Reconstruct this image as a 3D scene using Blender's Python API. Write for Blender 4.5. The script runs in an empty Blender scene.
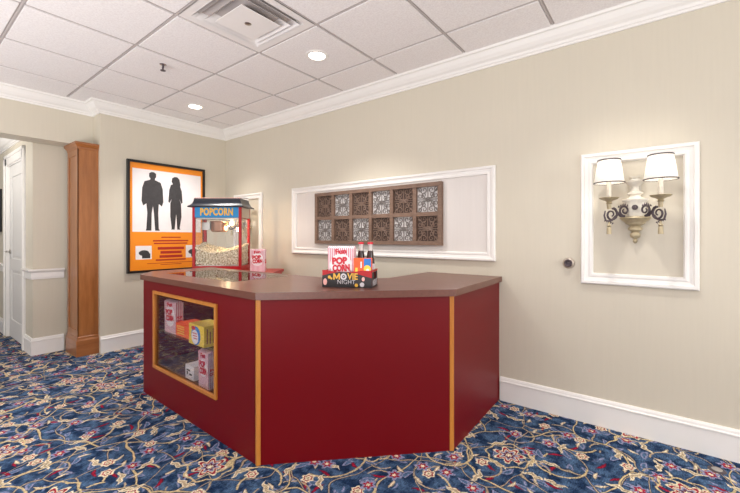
import bpy, bmesh, math, random
from mathutils import Vector, Matrix, noise as mnoise
from mathutils.geometry import tessellate_polygon
random.seed(7)
PI = math.pi
scn = bpy.context.scene
C = scn.collection

# ------------------------------------------------------------------ camera
cam = bpy.data.objects.new('camera', bpy.data.cameras.new('camera'))
C.objects.link(cam)
cam.location = (4.560, -2.785, 1.196)
cam.rotation_euler = (PI/2, 0, math.radians(37.67))
cam.data.sensor_width = 36
cam.data.lens = 18.376
cam.data.shift_y = -0.01306
cam.data.clip_start = 0.02
scn.camera = cam

# ------------------------------------------------------------------ world, lights, exposure
scn.view_settings.view_transform = 'Standard'
scn.view_settings.look = 'None'
scn.view_settings.exposure = 0.43
scn.view_settings.gamma = 1.0
w = bpy.data.worlds.new('world'); scn.world = w; w.use_nodes = True
bg = w.node_tree.nodes['Background']
bg.inputs[0].default_value = (1.0, 0.985, 0.97, 1)
bg.inputs[1].default_value = 0.62

def area(name, loc, rot, size, power, col=(1, 1, 1)):
    l = bpy.data.lights.new(name, 'AREA'); l.shape = 'RECTANGLE'
    l.size, l.size_y = size; l.energy = power; l.color = col
    o = bpy.data.objects.new(name, l); C.objects.link(o)
    o.location = loc; o.rotation_euler = rot
    return o

def spot(name, loc, power, col=(1, 0.97, 0.93), ang=108, blend=0.75, r=0.06):
    l = bpy.data.lights.new(name, 'SPOT'); l.energy = power; l.color = col
    l.spot_size = math.radians(ang); l.spot_blend = blend; l.shadow_soft_size = r
    o = bpy.data.objects.new(name, l); C.objects.link(o); o.location = loc
    return o

def point(name, loc, power, col, r=0.03):
    l = bpy.data.lights.new(name, 'POINT'); l.energy = power; l.color = col; l.shadow_soft_size = r
    o = bpy.data.objects.new(name, l); C.objects.link(o); o.location = loc
    return o

H = 2.579            # ceiling
DOWN = [(2.484, -0.756), (0.651, -0.752)]
for x, y in DOWN:
    spot('downlight_lamp', (x, y, H-0.03), 62)
# the room goes on behind the camera: its other downlights
spot('downlight_lamp', (4.317, -0.756, H-0.03), 34)
for x, y in [(6.15, -0.756), (4.9, -3.2), (1.6, -3.9)]:
    spot('downlight_lamp', (x, y, H-0.03), 62)
area('bounce_light', (3.4, -5.0, 0.4), (math.radians(180), 0, 0), (6.0, 2.6), 260, (1, 0.98, 0.97))  # unseen upward fill, added to brighten the ceiling; not a room fixture
area('side_fill_light', (8.8, -2.2, 1.5), (0, math.radians(90), 0), (1.8, 2.2), 70, (1, 0.98, 0.95))  # added fill out of view, standing in for daylight on the counter's right face
point('corridor_lamp', (-1.2, -2.5, 2.0), 9, (1, 0.95, 0.88), 0.12)

# ------------------------------------------------------------------ node helpers
def lin(c):
    return tuple(((v/255)/12.92 if v/255 <= 0.04045 else ((v/255+0.055)/1.055)**2.4) for v in c)+(1,)

class NT:
    def __init__(s, mat):
        s.t = mat.node_tree; s.bsdf = s.t.nodes['Principled BSDF']
    def new(s, typ, **k):
        n = s.t.nodes.new(typ)
        for a, v in k.items(): setattr(n, a, v)
        return n
    def set(s, inp, v):
        if isinstance(v, bpy.types.NodeSocket): s.t.links.new(v, inp)
        else: inp.default_value = v
    def m(s, op, a, b=None, c=None, clamp=False):
        n = s.new('ShaderNodeMath', operation=op, use_clamp=clamp)
        s.set(n.inputs[0], a)
        if b is not None: s.set(n.inputs[1], b)
        if c is not None: s.set(n.inputs[2], c)
        return n.outputs[0]
    def v(s, op, a, b=None, scale=None):
        n = s.new('ShaderNodeVectorMath', operation=op)
        s.set(n.inputs[0], a)
        if b is not None: s.set(n.inputs[1], b)
        if scale is not None: s.set(n.inputs['Scale'], scale)
        return n.outputs['Value'] if op in ('LENGTH', 'DOT_PRODUCT', 'DISTANCE') else n.outputs[0]
    def noise(s, vec, scale, detail=2, rough=0.5):
        n = s.new('ShaderNodeTexNoise'); s.set(n.inputs['Vector'], vec)
        n.inputs['Scale'].default_value = scale; n.inputs['Detail'].default_value = detail
        n.inputs['Roughness'].default_value = rough
        return n
    def vor(s, vec, feature='F1', rnd=1.0):
        n = s.new('ShaderNodeTexVoronoi', feature=feature); n.voronoi_dimensions = '2D'
        s.set(n.inputs['Vector'], vec); n.inputs['Scale'].default_value = 1
        n.inputs['Randomness'].default_value = rnd
        return n
    def mix(s, f, a, b, blend='MIX'):
        n = s.new('ShaderNodeMix', data_type='RGBA', blend_type=blend)
        s.set(n.inputs[0], f); s.set(n.inputs[6], a); s.set(n.inputs[7], b)
        return n.outputs[2]
    def step(s, x, edge, soft):   # 1 below edge
        n = s.new('ShaderNodeMapRange'); s.set(n.inputs[0], x)
        n.inputs[1].default_value = edge-soft; n.inputs[2].default_value = edge+soft
        n.inputs[3].default_value = 1; n.inputs[4].default_value = 0
        return n.outputs[0]
    def bump(s, h, strength, dist):
        n = s.new('ShaderNodeBump'); s.set(n.inputs['Height'], h)
        n.inputs['Strength'].default_value = strength; n.inputs['Distance'].default_value = dist
        s.t.links.new(n.outputs[0], s.bsdf.inputs['Normal'])

MATS = {}
def mat(name, rgb, rough=0.6, metal=0.0, var=0.05, vscale=12, bump=0.0, bscale=200, emit=None, estr=0, spec=0.5, coat=0):
    """procedural paint / plastic / metal with slight tone variation"""
    m = bpy.data.materials.new(name); m.use_nodes = True; n = NT(m); b = n.bsdf
    tc = n.new('ShaderNodeTexCoord').outputs['Object']
    nz = n.noise(tc, vscale, 3).outputs['Fac']
    c = lin(rgb)
    dark = tuple(v*(1-var) for v in c[:3])+(1,); lite = tuple(min(1, v*(1+var)) for v in c[:3])+(1,)
    n.set(b.inputs['Base Color'], n.mix(nz, dark, lite))
    b.inputs['Roughness'].default_value = rough; b.inputs['Metallic'].default_value = metal
    b.inputs['Specular IOR Level'].default_value = spec
    if coat: b.inputs['Coat Weight'].default_value = coat; b.inputs['Coat Roughness'].default_value = 0.1
    if bump: n.bump(n.noise(tc, bscale, 4).outputs['Fac'], bump, 0.002)
    if emit:
        b.inputs['Emission Color'].default_value = lin(emit); b.inputs['Emission Strength'].default_value = estr
    MATS[name] = m
    return m

def wood(name, rgb_a, rgb_b, rough=0.4, scale=(40, 40, 3), coat=0.3, bump=0.1):
    m = bpy.data.materials.new(name); m.use_nodes = True; n = NT(m); b = n.bsdf
    tc = n.new('ShaderNodeTexCoord').outputs['Object']
    mp = n.v('MULTIPLY', tc, scale)
    w1 = n.noise(mp, 1.0, 5, 0.6).outputs['Fac']
    w2 = n.noise(n.v('MULTIPLY', tc, tuple(s*0.15 for s in scale)), 1.0, 2).outputs['Fac']
    f = n.m('ADD', n.m('MULTIPLY', w1, 0.7), n.m('MULTIPLY', w2, 0.3))
    f = n.m('MULTIPLY_ADD', n.m('SUBTRACT', f, 0.5), 2.2, 0.5, clamp=True)
    n.set(b.inputs['Base Color'], n.mix(f, lin(rgb_a), lin(rgb_b)))
    b.inputs['Roughness'].default_value = rough
    b.inputs['Coat Weight'].default_value = coat; b.inputs['Coat Roughness'].default_value = 0.15
    n.bump(w1, bump, 0.001)
    return m

def glass_mat(name, tint=(1, 1, 1, 1), ior=1.5):
    m = bpy.data.materials.new(name); m.use_nodes = True; t = m.node_tree
    for nd in list(t.nodes): t.nodes.remove(nd)
    out = t.nodes.new('ShaderNodeOutputMaterial'); mx = t.nodes.new('ShaderNodeMixShader')
    tr = t.nodes.new('ShaderNodeBsdfTransparent'); gl = t.nodes.new('ShaderNodeBsdfGlossy')
    fr = t.nodes.new('ShaderNodeFresnel'); nz = t.nodes.new('ShaderNodeTexNoise')
    tr.inputs[0].default_value = tint; gl.inputs['Roughness'].default_value = 0.01
    nz.inputs['Scale'].default_value = 1.5
    mr = t.nodes.new('ShaderNodeMapRange'); mr.inputs[3].default_value = ior-0.01; mr.inputs[4].default_value = ior+0.01
    t.links.new(nz.outputs[0], mr.inputs[0])
    # same mirror strength on the way in and on the way out of the pane
    ge = t.nodes.new('ShaderNodeNewGeometry'); iv = t.nodes.new('ShaderNodeMath'); iv.operation = 'DIVIDE'; iv.inputs[0].default_value = 1.0
    t.links.new(mr.outputs[0], iv.inputs[1])
    mb = t.nodes.new('ShaderNodeMix'); t.links.new(ge.outputs['Backfacing'], mb.inputs[0])
    t.links.new(mr.outputs[0], mb.inputs[2]); t.links.new(iv.outputs[0], mb.inputs[3]); t.links.new(mb.outputs[0], fr.inputs[0])
    t.links.new(fr.outputs[0], mx.inputs[0]); t.links.new(tr.outputs[0], mx.inputs[1]); t.links.new(gl.outputs[0], mx.inputs[2])
    t.links.new(mx.outputs[0], out.inputs[0])
    return m

def wall_mat(name, rgb):
    m = bpy.data.materials.new(name); m.use_nodes = True; n = NT(m); b = n.bsdf
    pos = n.new('ShaderNodeNewGeometry').outputs['Position']
    # faint vertical weave of a vinyl wallcovering
    st = n.noise(n.v('MULTIPLY', pos, (60, 60, 3)), 1.0, 3).outputs['Fac']
    big = n.noise(pos, 1.3, 2).outputs['Fac']
    f = n.m('ADD', n.m('MULTIPLY', st, 0.5), n.m('MULTIPLY', big, 0.5))
    c = lin(rgb)
    n.set(b.inputs['Base Color'], n.mix(f, tuple(v*0.94 for v in c[:3])+(1,), tuple(v*1.06 for v in c[:3])+(1,)))
    b.inputs['Roughness'].default_value = 0.55
    n.bump(n.noise(n.v('MULTIPLY', pos, (400, 400, 150)), 1.0, 2).outputs['Fac'], 0.15, 0.001)
    return m

def ceiling_mat():
    m = bpy.data.materials.new('acoustic_tile'); m.use_nodes = True; n = NT(m); b = n.bsdf
    pos = n.new('ShaderNodeNewGeometry').outputs['Position']
    sp = n.noise(pos, 90, 6, 0.75).outputs['Fac']
    f = n.m('MULTIPLY_ADD', n.m('SUBTRACT', sp, 0.5), 2.5, 0.5, clamp=True)
    n.set(b.inputs['Base Color'], n.mix(f, lin((226, 220, 219)), lin((246, 243, 242))))
    b.inputs['Roughness'].default_value = 0.9
    n.bump(sp, 0.3, 0.003)
    return m

def carpet_mat():
    m = bpy.data.materials.new('floral_carpet'); m.use_nodes = True; n = NT(m); b = n.bsdf
    pos = n.new('ShaderNodeNewGeometry').outputs['Position']
    pos = n.v('MULTIPLY', pos, (1, 1, 0))
    nv = n.noise(pos, 2.6, 1).outputs['Color']
    warp = n.v('ADD', pos, n.v('SCALE', n.v('SUBTRACT', nv, (0.5, 0.5, 0.5)), scale=0.42))
    nv2 = n.noise(pos, 9, 1).outputs['Color']
    warp = n.v('ADD', warp, n.v('SCALE', n.v('SUBTRACT', nv2, (0.5, 0.5, 0.5)), scale=0.05))
    jit = n.v('ADD', pos, n.v('SCALE', n.v('SUBTRACT', n.noise(pos, 70, 1).outputs['Color'], (0.5, 0.5, 0.5)), scale=0.012))

    NAVY, BLUE, LAV = lin((26, 46, 76)), lin((72, 98, 130)), lin((132, 134, 164))
    CREAM, TAN, GOLD = lin((216, 203, 175)), lin((172, 154, 126)), lin((196, 176, 134))
    RED, MAR = lin((150, 28, 52)), lin((92, 20, 46))
    mott = n.noise(pos, 14, 3, 0.6).outputs['Fac']
    mott = n.m('MULTIPLY_ADD', n.m('SUBTRACT', mott, 0.52), 5.0, 0.5, clamp=True)
    col = n.mix(mott, NAVY, BLUE)

    def cell(vec, sc, off, rnd=0.8):
        p = n.v('ADD', n.v('SCALE', vec, scale=sc), (off, off*1.7, 0))
        vo = n.vor(p, 'F1', rnd)
        loc = n.v('SCALE', n.v('SUBTRACT', p, vo.outputs['Position']), scale=1.0/sc)
        sep = n.new('ShaderNodeSeparateXYZ'); n.set(sep.inputs[0], loc)
        cs = n.new('ShaderNodeSeparateColor'); n.set(cs.inputs[0], vo.outputs['Color'])
        r = n.m('SQRT', n.m('ADD', n.m('MULTIPLY', sep.outputs[0], sep.outputs[0]), n.m('MULTIPLY', sep.outputs[1], sep.outputs[1])))
        return sep.outputs[0], sep.outputs[1], r, cs.outputs[0], cs.outputs[1], cs.outputs[2]

    def leaf(colr, sc, off, L, Wd, prob, c1, c2=None, lobes=0):
        nonlocal col
        x, y, r, c_r, c_g, c_b = cell(jit, sc, off, 0.9)
        a = n.m('MULTIPLY', c_r, 6.283)
        ca, sa = n.m('COSINE', a), n.m('SINE', a)
        u = n.m('ADD', n.m('MULTIPLY', x, ca), n.m('MULTIPLY', y, sa))
        v = n.m('SUBTRACT', n.m('MULTIPLY', y, ca), n.m('MULTIPLY', x, sa))
        v = n.m('ADD', v, n.m('MULTIPLY', n.m('MULTIPLY', u, u), 5.0))        # bent leaf
        if lobes: v = n.m('ADD', v, n.m('MULTIPLY', n.m('SINE', n.m('MULTIPLY', u, lobes)), 0.006))
        uu = n.m('DIVIDE', u, L)
        w_ = n.m('MULTIPLY', n.m('SUBTRACT', 1.0, n.m('MULTIPLY', uu, uu)), Wd)
        q = n.m('SUBTRACT', n.m('ABSOLUTE', v), w_)
        on = n.step(c_g, prob, 0.001)
        k = n.m('MULTIPLY', n.step(q, 0.0, 0.002), on)
        col = n.mix(k, col, c1)
        if c2:
            k2 = n.m('MULTIPLY', n.step(q, -Wd*0.45, 0.002), on)
            col = n.mix(k2, col, c2)

    def vine(sc, off, wd, c1, rnd=1.0):
        nonlocal col
        p = n.v('ADD', n.v('SCALE', warp, scale=sc), (off, off, 0))
        d = n.m('DIVIDE', n.vor(p, 'DISTANCE_TO_EDGE', rnd).outputs['Distance'], sc)
        col = n.mix(n.step(d, wd+0.0035, 0.001), col, NAVY)
        col = n.mix(n.step(d, wd, 0.002), col, c1)

    def flower(sc, off, R, petals, amp, prob, rings, rnd=0.8, ring=None):
        nonlocal col
        x, y, r, c_r, c_g, c_b = cell(jit, sc, off, rnd)
        th = n.m('ADD', n.m('ARCTAN2', y, x), n.m('MULTIPLY', c_r, 6.283))
        pet = n.m('MULTIPLY_ADD', n.m('COSINE', n.m('MULTIPLY', th, petals)), amp, 1.0)
        on = n.step(c_g, prob, 0.001)
        if ring:
            rr, rw, rc = ring
            wob = n.m('MULTIPLY_ADD', n.m('COSINE', n.m('MULTIPLY', th, 8)), 0.008, rr)
            k = n.m('MULTIPLY', n.step(n.m('ABSOLUTE', n.m('SUBTRACT', r, wob)), rw, 0.002), on)
            col = n.mix(k, col, rc)
        q = n.m('DIVIDE', r, pet)
        for f_, c_ in rings:
            col = n.mix(n.m('MULTIPLY', n.step(q, R*f_, 0.002), on), col, c_)

    def curl(sc, off, r0, rv, wd, c1, prob, cut=0.2):
        nonlocal col
        x, y, r, c_r, c_g, c_b = cell(jit, sc, off, 0.9)
        th = n.m('ADD', n.m('ARCTAN2', y, x), n.m('MULTIPLY', c_r, 6.283))
        rr = n.m('MULTIPLY_ADD', c_b, rv, r0)
        rr = n.m('ADD', rr, n.m('MULTIPLY', n.m('SINE', n.m('MULTIPLY', th, 0.5)), 0.03))
        k = n.step(n.m('ABSOLUTE', n.m('SUBTRACT', r, rr)), wd, 0.002)
        k = n.m('MULTIPLY', k, n.step(n.m('COSINE', th), cut, 0.02))
        k = n.m('MULTIPLY', k, n.step(c_g, prob, 0.001))
        col = n.mix(k, col, c1)

    leaf(None, 8.5, 3.1, 0.048, 0.016, 0.6, LAV, BLUE)
    leaf(None, 7.0, 9.4, 0.048, 0.010, 0.6, MAR, RED)
    leaf(None, 10.5, 1.4, 0.030, 0.009, 0.4, BLUE, LAV)
    curl(3.6, 6.6, 0.045, 0.05, 0.0042, TAN, 0.9)
    vine(3.3, 7.0, 0.0030, TAN)
    vine(1.9, 0.0, 0.0050, GOLD)
    curl(2.3, 11.2, 0.09, 0.08, 0.0050, GOLD, 0.85, 0.35)
    leaf(None, 5.6, 5.2, 0.062, 0.0145, 0.65, CREAM, TAN, 110)
    leaf(None, 8.5, 7.7, 0.034, 0.009, 0.42, TAN, CREAM)
    flower(5.0, 4.4, 0.032, 6, 0.14, 0.55, [(1.0, CREAM), (0.70, RED), (0.50, CREAM), (0.24, TAN)])
    flower(6.3, 8.1, 0.036, 6, 0.25, 0.42, [(1.0, LAV), (0.62, RED), (0.28, CREAM)])
    flower(1.75, 1.3, 0.064, 7, 0.26, 0.7, [(1.10, CREAM), (0.94, RED), (0.72, CREAM), (0.60, LAV), (0.42, MAR), (0.24, CREAM)], 0.55, (0.115, 0.005, GOLD))
    # loop pile: fine light/dark flecks in short rows
    fl = n.noise(n.v('MULTIPLY', pos, (420, 180, 1)), 1.0, 2).outputs['Fac']
    f2 = n.noise(n.v('MULTIPLY', pos, (170, 45, 1)), 1.0, 2).outputs['Fac']
    fl = n.m('ADD', n.m('MULTIPLY', fl, 0.5), n.m('MULTIPLY', f2, 0.5))
    fl = n.m('MULTIPLY_ADD', n.m('SUBTRACT', fl, 0.5), 4.6, 1.0, clamp=False)
    fc = n.new('ShaderNodeCombineColor')
    for i in range(3): n.set(fc.inputs[i], fl)
    col = n.mix(1.0, col, fc.outputs[0], 'MULTIPLY')
    n.set(b.inputs['Base Color'], col)
    b.inputs['Roughness'].default_value = 0.95
    b.inputs['Specular IOR Level'].default_value = 0.1
    n.bump(fl, 0.5, 0.004)
    return m

M = {}
M['wall'] = wall_mat('wall_vinyl', (206, 198, 181))
M['panel'] = wall_mat('white_board', (219, 213, 208))
M['trim'] = mat('white_trim', (236, 233, 229), 0.35, var=0.02)
M['door'] = mat('door_paint', (226, 224, 221), 0.4, var=0.02)
M['tile'] = ceiling_mat()
M['grid'] = mat('ceiling_grid', (192, 184, 182), 0.5, var=0.04)
M['carpet'] = carpet_mat()
M['oak'] = wood('oak', (176, 104, 34), (206, 138, 58), 0.35)
M['column'] = wood('column_cherry', (136, 80, 36), (176, 112, 60), 0.35, (30, 30, 3.5))
M['colcap'] = wood('column_cherry_cross', (134, 78, 36), (172, 108, 58), 0.35, (4, 4, 40))
M['red'] = mat('red_laminate', (108, 2, 12), 0.42, var=0.05, vscale=3, bump=0.02, bscale=60, spec=0.25)
M['redside'] = M['red']
M['dark'] = mat('dark_interior', (84, 52, 50), 0.6)
M['top'] = wood('countertop_laminate', (92, 50, 38), (112, 66, 52), 0.36, (6, 60, 60), 0.3, 0.02)
M['glass'] = glass_mat('clear_glass')
M['topglass'] = glass_mat('top_glass', (0.9, 0.9, 0.92, 1), 1.9)
M['caseglass'] = glass_mat('case_glass', (0.97, 0.97, 0.98, 1), 1.55)
M['black'] = mat('black_satin', (22, 22, 24), 0.35)
M['roof'] = mat('roof_navy', (30, 34, 44), 0.3)
M['steel'] = mat('steel', (190, 185, 180), 0.3, 1.0)
M['bronze'] = mat('dark_bronze', (84, 74, 78), 0.45, 0.5, var=0.3, vscale=60)
M['gold'] = mat('pale_gold', (176, 162, 132), 0.45, 0.35, var=0.3, vscale=50)
M['ivory'] = mat('ivory_paint', (212, 206, 194), 0.5, 0.0, var=0.22, vscale=40)
M['chrome'] = mat('chrome', (200, 200, 205), 0.2, 1.0)
M['paper'] = mat('white_card', (238, 232, 232), 0.5)
M['lines'] = mat('dark_ink', (176, 40, 26), 0.6)
M['orangep'] = mat('poster_orange', (246, 146, 34), 0.35, var=0.01)
M['ink'] = mat('grey_ink', (58, 56, 58), 0.5, var=0.3, vscale=30)
M['redp'] = mat('red_print', (206, 30, 52), 0.45)
M['machred'] = mat('machine_red', (176, 8, 20), 0.35, spec=0.35)
M['signblue'] = mat('sign_blue', (24, 128, 186), 0.3, var=0.1, vscale=8, emit=(24, 140, 200), estr=0.06)
M['signgold'] = mat('sign_gold', (232, 178, 60), 0.4)
M['orange'] = mat('box_orange', (250, 92, 22), 0.4)
M['yellow'] = mat('box_yellow', (244, 208, 70), 0.4)
M['blue'] = mat('box_blue', (34, 120, 200), 0.4)
M['cola'] = mat('cola_bottle', (44, 18, 16), 0.12, var=0.1, coat=0.6)
M['clear'] = mat('bottle_neck', (196, 190, 186), 0.15, coat=0.5)
M['label'] = mat('bottle_label', (206, 200, 204), 0.4)
M['blk2'] = mat('box_black', (38, 34, 36), 0.45)
M['pink'] = mat('pale_pink', (236, 178, 170), 0.5)
def speckle(name, a, b, sc):
    m = bpy.data.materials.new(name); m.use_nodes = True; n = NT(m); bs = n.bsdf
    tc = n.new('ShaderNodeTexCoord').outputs['Object']
    f = n.noise(tc, sc, 2).outputs['Fac']
    f = n.m('MULTIPLY_ADD', n.m('SUBTRACT', f, 0.5), 5.0, 0.55, clamp=True)
    n.set(bs.inputs['Base Color'], n.mix(f, lin(a), lin(b))); bs.inputs['Roughness'].default_value = 0.8
    return m
M['popcorn'] = speckle('popcorn', (170, 152, 112), (244, 236, 214), 70)  # darker tone painted in for the shade in the gaps between kernels
M['brownwood'] = wood('walnut_frame', (96, 74, 62), (140, 112, 94), 0.6, (14, 60, 60), 0.0, 0.2)
M['browndark'] = mat('carved_back_dark', (84, 66, 58), 0.8)
M['scroll'] = mat('carved_scroll', (128, 104, 90), 0.6, var=0.2, vscale=60)
M['scrolldark'] = mat('carved_scroll_grey', (120, 112, 108), 0.6, var=0.2, vscale=60)
M['whitewash'] = mat('whitewash_back', (206, 201, 199), 0.7)
M['brass'] = mat('aged_brass', (190, 178, 166), 0.35, 0.5)
M['lamp'] = mat('downlight_lens', (255, 250, 240), 0.5, emit=(255, 248, 236), estr=6)
M['shade'] = mat('lamp_shade_fabric', (250, 244, 234), 0.8, emit=(255, 246, 232), estr=0.30)
M['bluefoam'] = mat('duct_blue', (52, 74, 110), 0.8)
M['diff'] = mat('diffuser_white', (232, 228, 226), 0.4, var=0.03)

# stripes for popcorn boxes
def stripe_mat():
    m = bpy.data.materials.new('striped_card'); m.use_nodes = True; n = NT(m); b = n.bsdf
    tc = n.new('ShaderNodeTexCoord').outputs['Object']
    sep = n.new('ShaderNodeSeparateXYZ'); n.set(sep.inputs[0], tc)
    s = n.m('SINE', n.m('MULTIPLY', n.m('ADD', sep.outputs[0], sep.outputs[1]), 2*PI/0.0125))
    n.set(b.inputs['Base Color'], n.mix(n.step(s, 0.0, 0.2), lin((240, 228, 230)), lin((206, 112, 132))))
    b.inputs['Roughness'].default_value = 0.5
    return m
M['stripe'] = stripe_mat()

# ------------------------------------------------------------------ mesh helpers
def obj(name, bm, m, parent=None, smooth=False, loc=None, rot=None):
    bmesh.ops.recalc_face_normals(bm, faces=bm.faces)
    me = bpy.data.meshes.new(name); bm.to_mesh(me); bm.free()
    for mm in (m if isinstance(m, (list, tuple)) else [m]): me.materials.append(mm)
    if smooth:
        for p in me.polygons: p.use_smooth = True
        try: me.set_sharp_from_angle(angle=math.radians(40))
        except Exception: pass
    o = bpy.data.objects.new(name, me); C.objects.link(o)
    if parent: o.parent = parent
    if loc: o.location = loc
    if rot: o.rotation_euler = rot
    return o

def tag(o, label, cat, group=None, kind=None):
    o['label'] = label; o['category'] = cat
    if group: o['group'] = group
    if kind: o['kind'] = kind
    return o

def thing(name, label, cat, loc=(0, 0, 0), rz=0, group=None):
    o = bpy.data.objects.new(name, None); C.objects.link(o)
    o.location = loc; o.rotation_euler = (0, 0, rz); o.empty_display_size = 0.05
    return tag(o, label, cat, group)

def struct(name, bm, m, smooth=False):
    o = obj(name, bm, m, smooth=smooth); o['kind'] = 'structure'; return o

def BM(): return bmesh.new()

def box(bm, x0, x1, y0, y1, z0, z1, bev=0.0, mi=0, M4=None):
    r = bmesh.ops.create_cube(bm, size=1.0)
    vs = r['verts']
    bmesh.ops.transform(bm, verts=vs, matrix=Matrix.Translation(((x0+x1)/2, (y0+y1)/2, (z0+z1)/2)) @ Matrix.Diagonal((abs(x1-x0), abs(y1-y0), abs(z1-z0), 1)))
    fs = set(f for v in vs for f in v.link_faces)
    for f in fs: f.material_index = mi
    if bev > 0:
        es = list(set(e for v in vs for e in v.link_edges))
        rr = bmesh.ops.bevel(bm, geom=es, offset=bev, segments=2, affect='EDGES', profile=0.7)
        for f in rr['faces']: f.material_index = mi
        vs = list(set(v for f in list(fs)+rr['faces'] if f.is_valid for v in f.verts))
    if M4 is not None: bmesh.ops.transform(bm, verts=vs, matrix=M4)
    return bm

def sbox(*a, **k):
    return box(BM(), *a, **k)

def prism(bm, pts, z0, z1, mi=0, holes=()):
    """extruded plan polygon (with holes)"""
    loops = [[Vector((x, y, 0)) for x, y in pts]]+[[Vector((x, y, 0)) for x, y in h] for h in holes]
    tris = tessellate_polygon(loops)
    flat = [p for l in loops for p in l]
    lo = [bm.verts.new((p.x, p.y, z0)) for p in flat]; hi = [bm.verts.new((p.x, p.y, z1)) for p in flat]
    for t in tris:
        for L in (lo, hi):
            try: bm.faces.new([L[i] for i in t]).material_index = mi
            except ValueError: pass
    k = 0
    for l in loops:
        n = len(l)
        for i in range(n):
            j = (i+1) % n
            bm.faces.new((lo[k+i], lo[k+j], hi[k+j], hi[k+i])).material_index = mi
        k += n
    return bm

def lathe(bm, prof, seg=24, M4=None, mi=0, sx=1, sy=1):
    """prof: (r,z)"""
    rings = []
    for r, z in prof:
        if r <= 1e-5: rings.append([bm.verts.new((0, 0, z))])
        else: rings.append([bm.verts.new((r*math.cos(2*PI*i/seg)*sx, r*math.sin(2*PI*i/seg)*sy, z)) for i in range(seg)])
    for a, b in zip(rings, rings[1:]):
        for i in range(seg):
            j = (i+1) % seg
            if len(a) == 1 and len(b) == 1: continue
            if len(a) == 1: f = bm.faces.new((a[0], b[i], b[j]))
            elif len(b) == 1: f = bm.faces.new((a[i], b[0], a[j]))
            else: f = bm.faces.new((a[i], a[j], b[j], b[i]))
            f.material_index = mi
    if M4 is not None:
        bmesh.ops.transform(bm, verts=[v for r in rings for v in r], matrix=M4)
    return bm

def tube(bm, pts, rad, seg=8, closed=False, mi=0):
    pts = [Vector(p) for p in pts]; n = len(pts)
    rads = rad if isinstance(rad, (list, tuple)) else [rad]*n
    rings = []
    prev = None
    for i, p in enumerate(pts):
        a = pts[(i-1) % n] if (closed or i > 0) else p; b = pts[(i+1) % n] if (closed or i < n-1) else p
        t = (b-a).normalized()
        if prev is None:
            ref = Vector((0, 0, 1)) if abs(t.z) < 0.9 else Vector((1, 0, 0))
            u = t.cross(ref).normalized()
        else:
            u = (prev-t*prev.dot(t)).normalized()
        prev = u; v = t.cross(u)
        rings.append([bm.verts.new(p+(u*math.cos(2*PI*k/seg)+v*math.sin(2*PI*k/seg))*rads[i]) for k in range(seg)])
    m = n if closed else n-1
    for i in range(m):
        a, b = rings[i], rings[(i+1) % n]
        for k in range(seg):
            bm.faces.new((a[k], a[(k+1) % seg], b[(k+1) % seg], b[k])).material_index = mi
    if not closed:
        bm.faces.new(rings[0]).material_index = mi; bm.faces.new(rings[-1]).material_index = mi
    return bm

def sweep(bm, path, prof):
    """mitred moulding: path in plan (room on its left), prof = closed list of (offset into room, z)"""
    P = [Vector((x, y)) for x, y in path]; n = len(P)
    nrm = []
    for i in range(n-1):
        d = (P[i+1]-P[i]).normalized(); nrm.append(Vector((-d.y, d.x)))
    rows = []
    for i in range(n):
        if i == 0: m = nrm[0]
        elif i == n-1: m = nrm[-1]
        else:
            a, b = nrm[i-1], nrm[i]; m = (a+b)/(1+a.dot(b))
        rows.append([bm.verts.new((P[i].x+m.x*o, P[i].y+m.y*o, z)) for o, z in prof])
    k = len(prof)
    for i in range(n-1):
        for j in range(k):
            bm.faces.new((rows[i][j], rows[i][(j+1) % k], rows[i+1][(j+1) % k], rows[i+1][j]))
    bm.faces.new(rows[0]); bm.faces.new(rows[-1])
    return bm

def text_bm(bm, s, size, M4, depth=0.0006, mi=0, width=None, space=1.0, fat=0.0):
    """lettering as real thin geometry; centred on its origin, in its local XY plane"""
    cu = bpy.data.curves.new('lettering', 'FONT'); cu.body = s; cu.size = size; cu.extrude = depth
    cu.align_x = 'CENTER'; cu.align_y = 'CENTER'; cu.space_character = space; cu.offset = fat
    cu.resolution_u = 3
    o = bpy.data.objects.new('lettering', cu); C.objects.link(o)
    dg = bpy.context.evaluated_depsgraph_get(); dg.update()
    me = bpy.data.meshes.new_from_object(o.evaluated_get(dg))
    tmp = BM(); tmp.from_mesh(me)
    if width:
        xs = [v.co.x for v in tmp.verts]; w0 = max(xs)-min(xs)
        for v in tmp.verts: v.co.x *= width/w0
    for f in tmp.faces: f.material_index = mi
    bmesh.ops.transform(tmp, verts=tmp.verts, matrix=M4)
    m2 = bpy.data.meshes.new('t'); tmp.to_mesh(m2); tmp.free()
    bm.from_mesh(m2)
    bpy.data.meshes.remove(m2); bpy.data.objects.remove(o); bpy.data.meshes.remove(me); bpy.data.curves.remove(cu)
    return bm

def FY(x, y, z):   # plane facing -y
    return Matrix.Translation((x, y, z)) @ Matrix.Rotation(PI/2, 4, 'X')
def FX(x, y, z):   # plane facing +x
    return Matrix.Translation((x, y, z)) @ Matrix.Rotation(PI/2, 4, 'Z') @ Matrix.Rotation(PI/2, 4, 'X')

def disc(bm, M4, r, d=0.0006, seg=28, mi=0, sx=1, sy=1):
    return lathe(bm, [(0, 0), (r, 0), (r, d), (0, d)], seg, M4, mi, sx, sy)

def copy_tree(o, parent=None):
    c = o.copy(); C.objects.link(c)
    if parent: c.parent = parent
    for ch in list(o.children): copy_tree(ch, c)
    return c

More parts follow.
